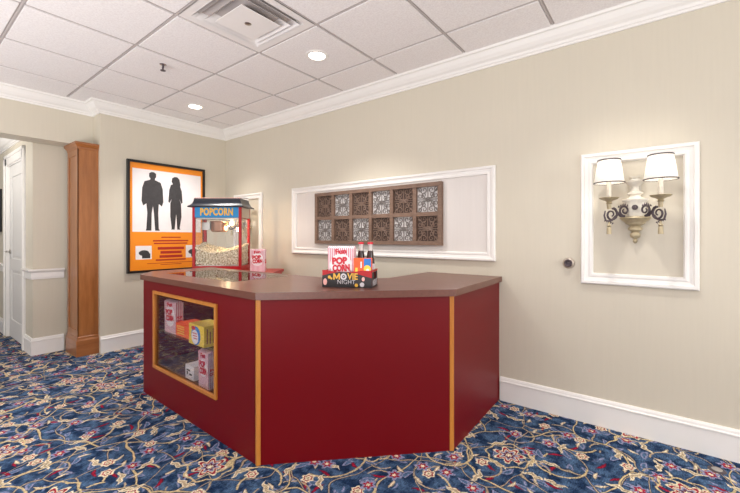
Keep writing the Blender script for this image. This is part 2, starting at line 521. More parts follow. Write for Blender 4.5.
# ------------------------------------------------------------------ room shell
struct('floor', sbox(-4.5, 9.0, -7.0, 0.15, -0.06, 0.0), M['carpet'])
struct('wall_right', sbox(-0.0, 9.0, 0.0, 0.15, 0, H+0.1), M['wall'])
struct('wall_back', sbox(-0.455, 0.0, -1.41, 0.15, 0, H+0.1), M['wall'])
HZ = 2.146
struct('wall_left', sbox(-0.45, -0.2, -7.0, -1.4101, HZ, H+0.1), M['wall'])      # header over the wide opening
AH = 2.37
bm = BM()
AY, DX0, DX1, DT = -1.85, -1.67, -0.865, 2.05
box(bm, DX1, -0.456, AY, -1.41, 0, AH)
box(bm, -4.5, DX0, AY, -1.41, 0, AH)
box(bm, DX0, DX1, AY, -1.41, DT, AH)
box(bm, DX0, DX1, AY+0.09, -1.41, 0, DT)
struct('wall_far', bm, M['wall'])
struct('wall_corridor', sbox(-4.6, -4.5, -7.0, -1.4, 0, AH), M['wall'])

# ceiling tiles, dropped slightly below the grid they sit in
S = 0.6096; GX, GY = 2.171, -1.0514
bm = BM(); g = 0.013
xs = [-0.11]+[GX+S*k for k in range(-3, 12)]
ys = [-0.05]+[GY+S*k for k in range(1, -10, -1)]
xs = [GX+S*k for k in range(-4, 12)]
for i in range(len(xs)-1):
    for j in range(len(ys)-1):
        x0, x1 = xs[i], xs[i+1]; y1, y0 = ys[j], ys[j+1]
        if abs(x0-GX) < 0.01 and abs(y1-GY) < 0.01: continue      # diffuser bay
        if x1 < -0.1: continue
        x0 = max(x0, -0.195)
        box(bm, x0+g, x1-g, y0+g, y1-g, H-0.004, H+0.02, 0.003)
struct('ceiling', bm, M['tile'])
bm = BM()
box(bm, -0.2, 9.0, -7.0, 0.0, H+0.024, H+0.08)
for x in xs: box(bm, x-0.012, x+0.012, -7.0, 0, H+0.004, H+0.024)
for y in ys: box(bm, -0.2, 9.0, y-0.012, y+0.012, H+0.0035, H+0.0235)
for x in xs: box(bm, x-0.004, x+0.004, -7.0, 0, H-0.001, H+0.004)
for y in ys: box(bm, -0.2, 9.0, y-0.004, y+0.004, H-0.0012, H+0.004)
struct('trim_1', bm, M['grid'])                                   # suspended ceiling grid
struct('ceiling_corridor', sbox(-4.6, -0.45, -7.0, -1.4, AH, AH+0.06), M['trim'])

CB = 2.463
crown = [(0, CB), (0.012, CB), (0.014, CB+0.014), (0.022, CB+0.018), (0.03, CB+0.032), (0.048, CB+0.044), (0.066, CB+0.064),
         (0.082, CB+0.088), (0.086, CB+0.094), (0.10, CB+0.097), (0.104, CB+0.108), (0.112, H+0.003), (0, H+0.003)]
struct('trim_2', sweep(BM(), [(9, 0), (0, 0), (0, -1.41), (-0.2, -1.41), (-0.2, -7)], crown), M['trim'])
c2 = [(o, z-CB+AH-0.125) for o, z in crown]
struct('trim_3', sweep(BM(), [(-0.456, -1.5), (-0.456, AY), (-4.5, AY)], c2), M['trim'])
bp = [(0, 0), (0.016, 0), (0.016, 0.135), (0.020, 0.138), (0.020, 0.145), (0.015, 0.150), (0.013, 0.162), (0.008, 0.172), (0, 0.172)]
struct('baseboard_right', sweep(BM(), [(9, 0), (3.622, 0)], bp), M['trim'])
struct('baseboard_back', sweep(BM(), [(3.03, 0), (0, 0), (0, -1.409)], bp), M['trim'])
struct('baseboard_far', sweep(BM(), [(-0.456, -1.6), (-0.456, AY), (-0.752, AY)], bp), M['trim'])
struct('baseboard_corridor', sweep(BM(), [(-1.79, AY), (-4.5, AY)], bp), M['trim'])
rp = [(0, 0.765), (0.012, 0.765), (0.016, 0.785), (0.016, 0.83), (0.03, 0.845), (0.042, 0.853), (0.042, 0.868), (0, 0.868)]
struct('trim_4', sweep(BM(), [(-0.456, -1.6), (-0.456, AY), (-0.752, AY)], rp), M['trim'])
struct('trim_5', sweep(BM(), [(-1.79, AY), (-4.5, AY)], rp), M['trim'])

# door and casing in the corridor wall
bm = BM()
def casing(bm, x0, x1, top, w, y, t):
    for a, tt in ((0, t), (w*0.68, t+0.010)):
        box(bm, x0-w, x0-a if a else x0, y-tt, y, 0, top+w, 0.002)
        box(bm, x1+a if a else x1, x1+w, y-tt, y, 0, top+w, 0.002)
        box(bm, x0-w, x1+w, y-tt, y, top+a, top+w, 0.002)
casing(bm, DX0, DX1, DT, 0.112, AY, 0.016)
box(bm, DX0, DX0+0.012, AY, AY+0.09, 0, DT); box(bm, DX1-0.012, DX1, AY, AY+0.09, 0, DT); box(bm, DX0, DX1, AY, AY+0.09, DT-0.012, DT)
struct('trim_6', bm, M['trim'])
bm = BM(); yd = AY+0.012
x0, x1 = DX0+0.014, DX1-0.014
box(bm, x0, x1, yd+0.010, yd+0.04, 0.01, DT-0.014)
def slab(a, b, c, d, t=0.0): box(bm, a, b, yd-t, yd+0.0105, c, d, 0.002)
slab(x0, x0+0.11, 0.01, DT-0.014); slab(x1-0.11, x1, 0.01, DT-0.014)
slab(x0+0.11, x1-0.11, 0.01, 0.22); slab(x0+0.11, x1-0.11, 0.80, 0.94); slab(x0+0.11, x1-0.11, DT-0.15, DT-0.014)
box(bm, x0+0.14, x1-0.14, yd+0.003, yd+0.011, 0.25, 0.77, 0.004)
box(bm, x0+0.14, x1-0.14, yd+0.003, yd+0.011, 0.97, DT-0.18, 0.004)
dr = struct('door_1', bm, M['door'])
bm = BM()
lathe(bm, [(0, 0), (0.03, 0), (0.03, 0.008), (0.012, 0.012), (0.011, 0.04), (0, 0.04)], 16, FY(x0+0.06, yd, 1.02))
tube(bm, [(x0+0.06, yd-0.042, 1.02), (x0+0.10, yd-0.045, 1.02), (x0+0.165, yd-0.042, 1.018)], 0.009, 8)
obj('door_handle', bm, M['steel'], dr, True)
for z in (0.28, 1.03, 1.78):
    obj('hinge', lathe(BM(), [(0, 0), (0.009, 0), (0.009, 0.1), (0, 0.1)], 10, Matrix.Translation((x1+0.006, yd-0.012, z))), M['steel'], dr, True)

# ------------------------------------------------------------------ timber column
t = thing('wooden_column', 'square brown wooden column at the edge of the corridor opening', 'column', (-0.207, -1.499, 0))
bm = BM()
cx, cy = 0.164, 0.0885
box(bm, -cx+0.006, cx-0.006, -cy+0.006, cy, 0, HZ-0.002)
for (a, b, c, d) in ((-cx, -cx+0.05, 0, HZ-0.002), (cx-0.05, cx, 0, HZ-0.002), (-cx+0.05, cx-0.05, 0, 0.26), (-cx+0.05, cx-0.05, HZ-0.13, HZ-0.002)):
    box(bm, a, b, -cy, -cy+0.008, c, d)
box(bm, cx-0.007, cx, -cy, cy, 0, HZ-0.002, 0.001)
obj('shaft', bm, M['column'], t)
def ringbox(bm, prof):
    # square stepped collar from (offset, z) pairs
    rows = []
    for o, z in prof:
        rows.append([bm.verts.new(p) for p in ((-cx-o, -cy-o, z), (cx+o, -cy-o, z), (cx+o, cy, z), (-cx-o, cy, z))])
    for a, b in zip(rows, rows[1:]):
        for i in range(4): bm.faces.new((a[i], a[(i+1) % 4], b[(i+1) % 4], b[i]))
    bm.faces.new(rows[0]); bm.faces.new(rows[-1])
    return bm
obj('base', ringbox(BM(), [(0.014, 0), (0.014, 0.155), (0.006, 0.172), (0.004, 0.19), (0.0, 0.195)]), M['colcap'], t)
obj('cap', ringbox(BM(), [(0.0, HZ-0.072), (0.004, HZ-0.066), (0.006, HZ-0.05), (0.018, HZ-0.032), (0.026, HZ-0.022), (0.026, HZ-0.002)]), M['colcap'], t)

# dark wall screen at the far left
t = thing('wall_screen', 'black flat screen on the corridor wall at the far left edge', 'screen', (-2.55, AY, 1.26))
obj('housing', sbox(-0.52, 0.53, -0.05, 0, 0, 0.54, 0.006), M['black'], t)
obj('display', sbox(-0.50, 0.51, -0.052, -0.05, 0.02, 0.52), M['roof'], t)

# ------------------------------------------------------------------ picture-mould frames on the right wall
def mould_frame(x0, x1, z0, z1, w, name, label, group=None, panel=False):
    t = thing(name, label, 'wall frame', ((x0+x1)/2, 0, z0), 0, group)
    hx = (x1-x0)/2; h = z1-z0
    prof = [(0, 0), (0, 0.018), (0.1*w, 0.026), (0.3*w, 0.026), (0.38*w, 0.018), (0.62*w, 0.014), (0.75*w, 0.018), (0.9*w, 0.018), (w, 0.006), (w, 0)]
    bm = BM(); rows = []
    for (sx, sz, ox, oz) in ((-1, 0, 1, 1), (1, 0, -1, 1), (1, 1, -1, -1), (-1, 1, 1, -1)):
        rows.append([bm.verts.new((sx*hx+ox*o, -d, sz*h+oz*o)) for o, d in prof])
    k = len(prof)
    for i in range(4):
        for j in range(k-1):
            bm.faces.new((rows[i][j], rows[i][j+1], rows[(i+1) % 4][j+1], rows[(i+1) % 4][j]))
    obj('moulding', bm, M['trim'], t)
    if panel: obj('board', sbox(-hx+w*0.5, hx-w*0.5, -0.004, 0, w*0.5, h-w*0.5), M['panel'], t)
    return t
G = 'white moulding frames behind the wall sconces'
mould_frame(4.145, 4.727, 0.897, 1.727, 0.070, 'wall_frame', 'white moulding rectangle around the right-hand double wall sconce', G)
mould_frame(0.217, 0.799, 0.897, 1.727, 0.070, 'wall_frame', 'white moulding rectangle on the wall behind the popcorn machine', G)
mould_frame(1.334, 3.589, 1.014, 1.727, 0.066, 'wall_frame', 'long white moulding frame and board around the carved wooden panel', None, True)

# ------------------------------------------------------------------ carved wooden art
WX0, WX1, WZ0, WZ1 = 1.716, 3.163, 1.126, 1.643
t = thing('carved_wall_panel', 'brown wooden wall art of twelve carved scroll squares over the counter', 'wall art', ((WX0+WX1)/2, -0.0045, WZ0))
hw = (WX1-WX0)/2; hh = WZ1-WZ0
bm = BM(); b_ = 0.034; rail = 0.034
box(bm, -hw, hw, -0.036, 0, 0, b_, 0.002); box(bm, -hw, hw, -0.036, 0, hh-b_, hh, 0.002)
box(bm, -hw, -hw+b_, -0.0355, 0, b_, hh-b_, 0.002); box(bm, hw-b_, hw, -0.0355, 0, b_, hh-b_, 0.002)
cw = (2*hw-2*b_-5*rail)/6; chh = (hh-2*b_-rail)/2
box(bm, -hw+b_, hw-b_, -0.032, 0, b_+chh, b_+chh+rail, 0.002)
for k in range(1, 6):
    x = -hw+b_+k*cw+(k-1)*rail
    box(bm, x, x+rail, -0.034, 0, b_, hh-b_, 0.002)
obj('frame', bm, M['brownwood'], t)
def filigree(cw, ch):
    bm = BM(); r = 0.0042; y = -0.014
    def sp(cx, cz, R, a0, turns, mir=1, mz=1):
        pts = []
        for i in range(15):
            f = i/14; a = a0+turns*2*PI*f; rr = R*(1-0.78*f)
            pts.append((cx+mir*rr*math.cos(a), y, cz+mz*rr*math.sin(a)))
        tube(bm, pts, [r*(1-0.3*i/14) for i in range(15)], 5)
    A, B = cw/2, ch/2
    for mx in (-1, 1):
        for mz in (-1, 1):
            sp(mx*A*0.36, mz*B*0.36, A*0.30, PI*1.25, 1.15, mx, mz)
            sp(mx*A*0.74, mz*B*0.33, A*0.24, PI*0.9, 1.0, mx, mz)
            sp(mx*A*0.33, mz*B*0.77, A*0.24, PI*1.6, -1.0, mx, mz)
            sp(mx*A*0.76, mz*B*0.78, A*0.22, PI*0.25, 1.1, mx, mz)
            tube(bm, [(0, y, 0), (mx*A*0.3, y, mz*B*0.12), (mx*A*0.55, y, mz*B*0.55), (mx*A, y, mz*B)], r, 5)
    ring = [(A*0.16*math.cos(2*PI*i/16), y, A*0.16*math.sin(2*PI*i/16)) for i in range(16)]
    tube(bm, ring, r, 5, True)
    tube(bm, [(-A, y, 0), (A, y, 0)], r*0.8, 5); tube(bm, [(0, y, -B), (0, y, B)], r*0.8, 5)
    return bm
fb = filigree(cw, chh)
me0 = None
for i in range(6):
    for j in range(2):
        cxp = -hw+b_+cw/2+i*(cw+rail); czp = b_+chh/2+j*(chh+rail)
        pale = (i+j) % 2 == 0
        bk = obj('square_panel', sbox(cxp-cw/2, cxp+cw/2, -0.008, -0.002, czp-chh/2, czp+chh/2), M['whitewash'] if pale else M['browndark'], t)
        bk['label'] = 'pale whitewashed carved square' if pale else 'dark brown carved square'
        if me0 is None:
            f0 = obj('scrollwork', fb, M['scroll'], bk, loc=(cxp, 0, czp)); me0 = f0.data
            me1 = me0.copy(); me1.materials[0] = M['scrolldark']
            if pale: f0.data = me1
        else:
            f = f0.copy(); f.data = me1 if pale else me0; f.parent = bk; f.location = (cxp, 0, czp); C.objects.link(f)

# ------------------------------------------------------------------ poster
PY0, PY1, PZ0, PZ1 = -1.172, -0.302, 0.800, 2.036
t = thing('framed_poster', 'large orange and white framed poster on the wall beside the wooden column', 'poster', (0, (PY0+PY1)/2, PZ0))
hy = (PY1-PY0)/2; h = PZ1-PZ0; fw = 0.026
bm = BM()
box(bm, 0, 0.034, -hy, hy, 0, fw, 0.002); box(bm, 0, 0.034, -hy, hy, h-fw, h, 0.002)
box(bm, 0, 0.034, -hy, -hy+fw, fw, h-fw, 0.002); box(bm, 0, 0.034, hy-fw, hy, fw, h-fw, 0.002)
obj('frame', bm, M['black'], t)
sh = obj('print', sbox(0.002, 0.016, -hy+fw, hy-fw, fw, h-fw), M['orangep'], t)
iw, z_0 = 2*(hy-fw), fw
L0 = -hy+fw
obj('picture_area', sbox(0.016, 0.0165, L0+0.028, -L0-0.022, z_0+0.425, h-fw-0.062), M['paper'], sh)
def silhouette(bm, pts, cy, z, sc, X=0.0166, rev=False):
    loop = [(cy+a*sc, z+b*sc) for a, b in pts]
    tris = tessellate_polygon([[Vector((y, zz, 0)) for y, zz in loop]])
    lo = [bm.verts.new((X, y, zz)) for y, zz in loop]; hi = [bm.verts.new((X+0.0004, y, zz)) for y, zz in loop]
    for tr in tris:
        bm.faces.new([lo[i] for i in tr]); bm.faces.new([hi[i] for i in tr])
    n = len(loop)
    for i in range(n): bm.faces.new((lo[i], lo[(i+1) % n], hi[(i+1) % n], hi[i]))
# plain standing figures seen from afar: coat, trousers / coat, long skirt
FIG_A = [(-0.02, 0), (-0.11, 0.0), (-0.10, 0.03), (-0.085, 0.30), (-0.10, 0.46), (-0.15, 0.42), (-0.175, 0.50), (-0.165, 0.72), (-0.13, 0.83), (-0.04, 0.865), (-0.035, 0.885),
         (-0.058, 0.92), (-0.055, 0.975), (-0.02, 1.0), (0.02, 1.0), (0.055, 0.975), (0.056, 0.92), (0.035, 0.885), (0.04, 0.865), (0.13, 0.83), (0.165, 0.72), (0.175, 0.50), (0.15, 0.42), (0.10, 0.46),
         (0.09, 0.30), (0.10, 0.03), (0.12, 0.0), (0.04, 0.0), (0.02, 0.30), (0.005, 0.42), (-0.015, 0.30)]
FIG_B = [(-0.02, 0), (-0.08, 0.0), (-0.075, 0.03), (-0.10, 0.25), (-0.10, 0.50), (-0.07, 0.58), (-0.115, 0.50), (-0.135, 0.52), (-0.12, 0.74), (-0.09, 0.84), (-0.05, 0.86), (-0.075, 0.90),
         (-0.065, 0.97), (-0.02, 1.0), (0.03, 1.0), (0.07, 0.96), (0.09, 0.86), (0.085, 0.82), (0.115, 0.74), (0.13, 0.52), (0.11, 0.50), (0.07, 0.58), (0.10, 0.50), (0.11, 0.25), (0.075, 0.03), (0.09, 0.0), (0.03, 0.0), (0.01, 0.3)]
bm = BM()
silhouette(bm, FIG_A, L0+0.235, z_0+0.44, 0.66)
fa = obj('dark_figure', bm, M['ink'], sh)
bm = BM(); silhouette(bm, FIG_B, L0+0.49, z_0+0.455, 0.62)
obj('dark_figure', bm, M['ink'], sh)
bm = BM()
def bar(cy, cz, wd, hh_): box(bm, 0.0158, 0.0166, cy-wd/2, cy+wd/2, cz-hh_/2, cz+hh_/2)
c0 = 0.03
bar(c0, z_0+0.365, 0.22, 0.012); bar(c0, z_0+0.325, 0.40, 0.016); bar(c0, z_0+0.295, 0.38, 0.014)
for k, wd in enumerate((0.30, 0.24, 0.26)): bar(c0, z_0+0.238-k*0.047, wd, 0.030)
bar(c0, z_0+0.105, 0.34, 0.016); bar(c0, z_0+0.07, 0.52, 0.006); bar(c0, z_0+0.052, 0.24, 0.006)
obj('printed_bars', bm, M['lines'], sh)
for y0_ in (L0+0.06, L0+0.61):
    ins = obj('inset_picture', box(BM(), 0.0158, 0.0167, y0_, y0_+0.165, z_0+0.12, z_0+0.27), M['paper'], sh)
    bm = BM(); disc(bm, FX(0.0167, y0_+0.085, z_0+0.19), 0.045, 0.0003, 20, 0, 1.2, 0.7)
    box(bm, 0.0165, 0.0169, y0_+0.065, y0_+0.15, z_0+0.13, z_0+0.185)
    bmesh.ops.remove_doubles(bm, verts=bm.verts, dist=1e-6)
    obj('inset_shape', bm, M['ink'], sh)

# ------------------------------------------------------------------ ceiling fittings
t = thing('air_diffuser', 'square white air diffuser with nested louvres in the ceiling', 'air vent', (GX+S/2, GY-S/2, H-0.004))
def pyr(bm, r0, z0, r1, z1, th=0.002):
    rows = []
    for r, z in ((r0, z0), (r1, z1), (r1-th, z1+th), (r0-th*2, z0+th)):
        rows.append([bm.verts.new((sx*r, sy*r, z)) for sx, sy in ((-1, -1), (1, -1), (1, 1), (-1, 1))])
    for a in range(4):
        b = (a+1) % 4
        for i in range(4): bm.faces.new((rows[a][i], rows[a][(i+1) % 4], rows[b][(i+1) % 4], rows[b][i]))
bm = BM(); pyr(bm, 0.297, 0.0, 0.245, 0.002, 0.003); pyr(bm, 0.248, 0.0, 0.20, 0.05)
obj('outer_frame', bm, M['diff'], t)
bm = BM(); pyr(bm, 0.232, -0.006, 0.185, 0.045)
obj('louvre', bm, M['diff'], t)
bm = BM(); pyr(bm, 0.190, -0.014, 0.135, 0.035)
obj('louvre', bm, M['diff'], t)
bm = BM()
box(bm, -0.142, 0.142, -0.142, 0.142, -0.024, -0.020, 0.0015)
pyr(bm, 0.142, -0.022, 0.09, 0.012)
obj('centre_plate', bm, M['diff'], t)
obj('screw_boss', lathe(BM(), [(0, -0.030), (0.012, -0.030), (0.022, -0.024), (0.022, -0.022), (0, -0.022)], 16), M['steel'], t, True)
bm = BM()
lathe(bm, [(0.15, 0.05), (0.15, 0.13), (0.0, 0.13)], 28)
obj('duct_collar', bm, M['bluefoam'], t)
obj('housing', sbox(-0.20, 0.20, -0.20, 0.20, 0.050, 0.054), M['roof'], t).location.z = 0.075

LL = ['round recessed ceiling light above the carved wooden panel', 'round recessed ceiling light near the back corner by the poster']
for k, (x, y) in enumerate(DOWN):
    t = thing('downlight', LL[k], 'ceiling light', (x, y, H-0.004), 0, 'recessed ceiling lights')
    obj('trim_ring', lathe(BM(), [(0.062, -0.001), (0.066, -0.006), (0.088, -0.004), (0.090, 0.0), (0.062, 0.0)], 36), M['trim'], t, True)
    obj('lens', lathe(BM(), [(0, -0.0025), (0.063, -0.0025), (0.063, 0.0), (0, 0.0)], 36), M['lamp'], t)
t = thing('fire_sprinkler', 'small dark fire sprinkler head on the ceiling near the column', 'sprinkler', (1.40, -1.404, H-0.004))
obj('escutcheon', lathe(BM(), [(0, -0.008), (0.014, -0.008), (0.026, 0.0), (0, 0.0)], 18), M['chrome'], t, True)
bm = BM()
lathe(bm, [(0, -0.045), (0.006, -0.045), (0.007, -0.008), (0, -0.008)], 10)
tube(bm, [(-0.011, 0, -0.01), (-0.015, 0, -0.025), (-0.004, 0, -0.045)], 0.003, 6)
tube(bm, [(0.011, 0, -0.01), (0.015, 0, -0.025), (0.004, 0, -0.045)], 0.003, 6)
obj('frame', bm, M['bronze'], t)
obj('deflector', lathe(BM(), [(0, -0.049), (0.020, -0.049), (0.020, -0.046), (0, -0.046)], 14), M['bronze'], t)

# wall stop and floor outlet
t = thing('door_stop', 'small round metal stop on the wall left of the sconce frame', 'door stop', (4.074, 0, 1.023))
obj('rose', lathe(BM(), [(0, 0), (0.036, 0), (0.036, 0.006), (0.030, 0.014), (0.024, 0.018), (0, 0.018)], 28, FY(0, 0, 0)), M['brass'], t, True)
obj('knob', lathe(BM(), [(0.0, 0.018), (0.022, 0.018), (0.025, 0.026), (0.020, 0.034), (0.012, 0.032), (0.010, 0.026), (0, 0.026)], 28, FY(0, 0, 0)), M['bronze'], t, True)
t = thing('floor_outlet', 'round grey outlet cover set in the carpet near the right wall', 'floor outlet', (4.785, -0.163, 0))
obj('cover', lathe(BM(), [(0, 0.004), (0.030, 0.004), (0.038, 0.0), (0, 0.0)], 28), M['bronze'], t)
obj('cap', lathe(BM(), [(0, 0.0065), (0.018, 0.0065), (0.022, 0.004), (0, 0.004)], 28), M['steel'], t)

# ------------------------------------------------------------------ wall sconce
def make_sconce(x, label):
    t = thing('wall_sconce', label, 'wall light', (x, 0, 1.36), 0, 'double candle wall sconces')
    # carved back: half-round urn shapes on the wall
    bm = BM()
    lathe(bm, [(0, -0.205), (0.008, -0.20), (0.013, -0.188), (0.007, -0.178), (0.024, -0.165), (0.028, -0.15), (0.018, -0.135), (0.036, -0.122),
               (0.036, -0.112), (0.026, -0.10), (0.050, -0.085), (0.052, -0.075), (0.070, -0.062), (0.080, -0.052), (0.074, -0.044), (0, -0.044)], 24, None, 0, 1, 0.7)
    obj('lower_urn', bm, M['gold'], t, True, (0, -0.03, 0))
    bm = BM()
    lathe(bm, [(0, -0.044), (0.042, -0.042), (0.050, -0.02), (0.054, 0.02), (0.056, 0.042), (0.066, 0.052), (0.066, 0.060), (0.040, 0.066), (0.028, 0.075), (0.026, 0.085), (0.040, 0.092),
               (0.040, 0.10), (0.020, 0.108), (0.018, 0.135), (0.030, 0.145), (0.048, 0.160), (0.050, 0.168), (0.030, 0.172), (0.022, 0.182), (0.030, 0.190), (0.030, 0.198), (0, 0.200)], 24, None, 0, 1, 0.7)
    obj('back_stem', bm, M['ivory'], t, True, (0, -0.03, 0))
    bm = BM()
    box(bm, -0.028, 0.028, -0.02, 0, -0.13, 0.17, 0.006)
    obj('wall_plate', bm, M['ivory'], t)
    obj('rosette', lathe(BM(), [(0, 0), (0.016, 0), (0.014, 0.006), (0.006, 0.008), (0.005, 0.014), (0, 0.014)], 16, FY(0, -0.068, 0.010)), M['bronze'], t, True)
    for s in (-1, 1):
        # double C-scroll arm running out and forward
        def L(u, z, s=s):    # u 0..1 outwards, z up
            return (s*(0.028+0.098*u), -0.065-0.095*u, z-0.030)
        bm = BM()
        def spiral(cu, cz, R, a0, tr, n=20, rr=0.0062):
            P = []
            for i in range(n):
                f = i/(n-1); a = a0+tr*2*PI*f; q = R*(1-0.75*f)
                P.append(L(cu+q*math.cos(a)/0.136, cz+q*math.sin(a)))
            tube(bm, P, [rr*(1.15-0.5*i/(n-1)) for i in range(n)], 7)
            return P
        spiral(0.22, 0.022, 0.034, PI*1.5, 1.4)
        spiral(0.84, -0.002, 0.040, PI*0.6, 1.4)
        tube(bm, [L(0.22, -0.012), L(0.42, -0.012), L(0.55, 0.01), L(0.66, 0.032), L(0.80, 0.033)], 0.006, 7)
        tube(bm, [L(1.13, 0.02), L(1.17, -0.01), L(1.10, -0.038), L(0.95, -0.042), L(0.8, -0.035), L(0.66, -0.012), L(0.52, 0.0)], [0.003, 0.005, 0.006, 0.007, 0.006, 0.005, 0.003], 7)
        for q in range(5):   # leaf tips along the outer edge
            u = 1.12-0.09*q; z = -0.035-0.004*q
            tube(bm, [L(u, z), L(u+0.05, z-0.010)], [0.005, 0.001], 5)
            tube(bm, [L(0.10+q*0.1, 0.055-abs(q-1.5)*0.006), L(0.08+q*0.1, 0.068-abs(q-1.5)*0.006)], [0.006, 0.001], 5)
        arm = obj('arm', bm, M['bronze'], t, True)
        ex, ey = s*0.121, -0.155
        obj('candle_cup', lathe(BM(), [(0, 0.000), (0.010, 0.000), (0.012, 0.030), (0.018, 0.034), (0.012, 0.042), (0.020, 0.049), (0.044, 0.058), (0.052, 0.067), (0.048, 0.069), (0.014, 0.063), (0, 0.063)], 24), M['gold'], arm, True, (ex, ey, 0))
        obj('candle', lathe(BM(), [(0, 0.063), (0.0125, 0.063), (0.0115, 0.175), (0, 0.178)], 16), M['ivory'], arm, True, (ex, ey, 0))
        obj('tassel', lathe(BM(), [(0, -0.148), (0.013, -0.148), (0.012, -0.112), (0.008, -0.107), (0.013, -0.098), (0.006, -0.090), (0.005, -0.070), (0, -0.070)], 14), M['gold'], arm, True, (ex, ey, 0))
        # fabric shade with gathered pleats
        bm = BM(); seg = 72
        rows = []
        for r, z in ((0.076, 0.153), (0.067, 0.222), (0.056, 0.290)):
            rows.append([bm.verts.new(((r+0.0012*math.cos(24*2*PI*i/seg))*math.cos(2*PI*i/seg), (r+0.0012*math.cos(24*2*PI*i/seg))*math.sin(2*PI*i/seg), z)) for i in range(seg)])
        for a, b in zip(rows, rows[1:]):
            for i in range(seg): bm.faces.new((a[i], a[(i+1) % seg], b[(i+1) % seg], b[i]))
        sh = obj('lamp_shade', bm, M['shade'], arm, True, (ex, ey, 0))
        sm = sh.modifiers.new('thick', 'SOLIDIFY'); sm.thickness = 0.0015
        for r, z in ((0.0785, 0.154), (0.0580, 0.288)):
            obj('shade_trim', tube(BM(), [(r*math.cos(2*PI*i/36), r*math.sin(2*PI*i/36), z) for i in range(36)], 0.0034, 6, True), M['bronze'], sh, True)
        l = point('sconce_bulb', (x+ex, ey, 1.36+0.215), 0.36, (1.0, 0.95, 0.88), 0.02)
    return t
make_sconce(4.435, 'double candle sconce with white shades on the right-hand wall frame')
make_sconce(0.508, 'double candle sconce half hidden behind the popcorn machine')

# ------------------------------------------------------------------ the concession counter
t = thing('concession_counter', 'red concession counter with brown top and oak corner strips', 'counter', (0, 0, 0))
TZ0, TZ1 = 0.867, 0.905
A, B, Cc, D = (1.395, -1.582), (2.885, -1.582), (3.636, -0.827), (3.613, -0.0005)
TW_ = math.radians(-1.4)
def swing(o):
    # turn a piece of the window side about corner B
    Mx = Matrix.Translation((B[0], B[1], 0)) @ Matrix.Rotation(TW_, 4, 'Z') @ Matrix.Translation((-B[0], -B[1], 0))
    p = Mx @ Vector(o.location)
    o.location = p; o.rotation_euler.z += TW_
    return o
I1, I2, I3, I4 = (3.05, -0.0005), (3.05, -0.60), (2.76, -0.88), (1.395, -0.88)
def off(p, dx, dy): return (p[0]+dx, p[1]+dy)
outer = [(1.374, -1.561), (2.893, -1.598), (3.658, -0.838), (3.633, -0.0008), (3.028, -0.0008), (3.028, -0.590), (2.770, -0.850), (1.140, -0.850), (1.140, -1.380)]
hole = [(1.43, -1.39), (2.36, -1.39), (2.36, -0.955), (1.43, -0.955)]
bm = BM(); prism(bm, outer, TZ0, TZ1, 0, [hole])
obj('countertop', bm, M['top'], t)
obj('top_glass', sbox(1.425, 2.365, -1.395, -0.950, TZ1-0.0045, TZ1+0.0015), M['topglass'], t)
bm = BM()
for a in ((1.420, 2.370, -0.951, -0.945), ): box(bm, *a, TZ1-0.002, TZ1+0.003)
obj('glass_edge_strip', bm, M['steel'], t)
# left (window) face, thickness 18 mm, with opening
WXa, WXb, WZa, WZb = 1.592, 2.488, 0.236, 0.800
bm = BM(); y0, y1 = -1.582, -1.564
box(bm, A[0], WXa+0.012, y0, y1, 0, TZ0); box(bm, WXb-0.012, B[0]-0.02, y0, y1, 0, TZ0)
box(bm, WXa+0.012, WXb-0.012, y0, y1, 0, WZa+0.012); box(bm, WXa+0.012, WXb-0.012, y0, y1, WZb-0.012, TZ0)
swing(obj('left_panel', bm, M['red'], t))
def vpanel(bm, p, q, th, z0, z1):
    p, q = Vector(p), Vector(q); d = (q-p).normalized(); nn = Vector((-d.y, d.x))
    prism(bm, [tuple(p), tuple(q), tuple(q+nn*th), tuple(p+nn*th)], z0, z1)
    return bm
bd = (Vector(Cc)-Vector(B)).normalized()
obj('front_panel', vpanel(BM(), Vector(B)+bd*0.015, Vector(Cc)-bd*0.019, 0.018, 0, TZ0), M['red'], t)
obj('right_panel', vpanel(BM(), (Cc[0], Cc[1]+0.006), (D[0], D[1]-0.0005), 0.018, 0, TZ0), M['red'], t)
for p, n2 in ((B, Vector((math.cos(-PI*3/8), math.sin(-PI*3/8)))), (Cc, Vector((math.cos(-PI/8), math.sin(-PI/8))))):
    pts = []
    d0 = Vector((-1, 0)) if p == B else -bd
    d1 = bd if p == B else Vector((0, 1))
    P0 = Vector(p)+n2*0.006
    n0 = Vector((0, -1)) if p == B else Vector((bd.y, -bd.x)); n1 = Vector((bd.y, -bd.x)) if p == B else Vector((1, 0))
    w_ = 0.017
    wa, wb = (0.010, 0.018) if p == B else (0.020, 0.007)
    pts = [Vector(p)+d0*wa+n0*0.003, P0, Vector(p)+d1*wb+n1*0.003, Vector(p)+d1*wb-n1*0.016, Vector(p)-n2*0.017, Vector(p)+d0*wa-n0*0.016]
    obj('corner_strip', prism(BM(), [tuple(v) for v in pts], 0, TZ0), M['oak'], t)
# end panel, staff-side panels
swing(obj('end_panel', sbox(A[0], A[0]+0.018, -1.564, -0.93, 0, TZ0), M['red'], t))
obj('inner_panel', sbox(A[0], 2.76, -0.898, -0.88, 0, TZ0), M['dark'], t)
bm = BM(); vpanel(bm, (2.76, -0.88), (3.05, -0.60), -0.018, 0, TZ0); box(bm, 3.05, 3.068, -0.60, -0.001, 0, TZ0)
obj('inner_panel', bm, M['dark'], t)
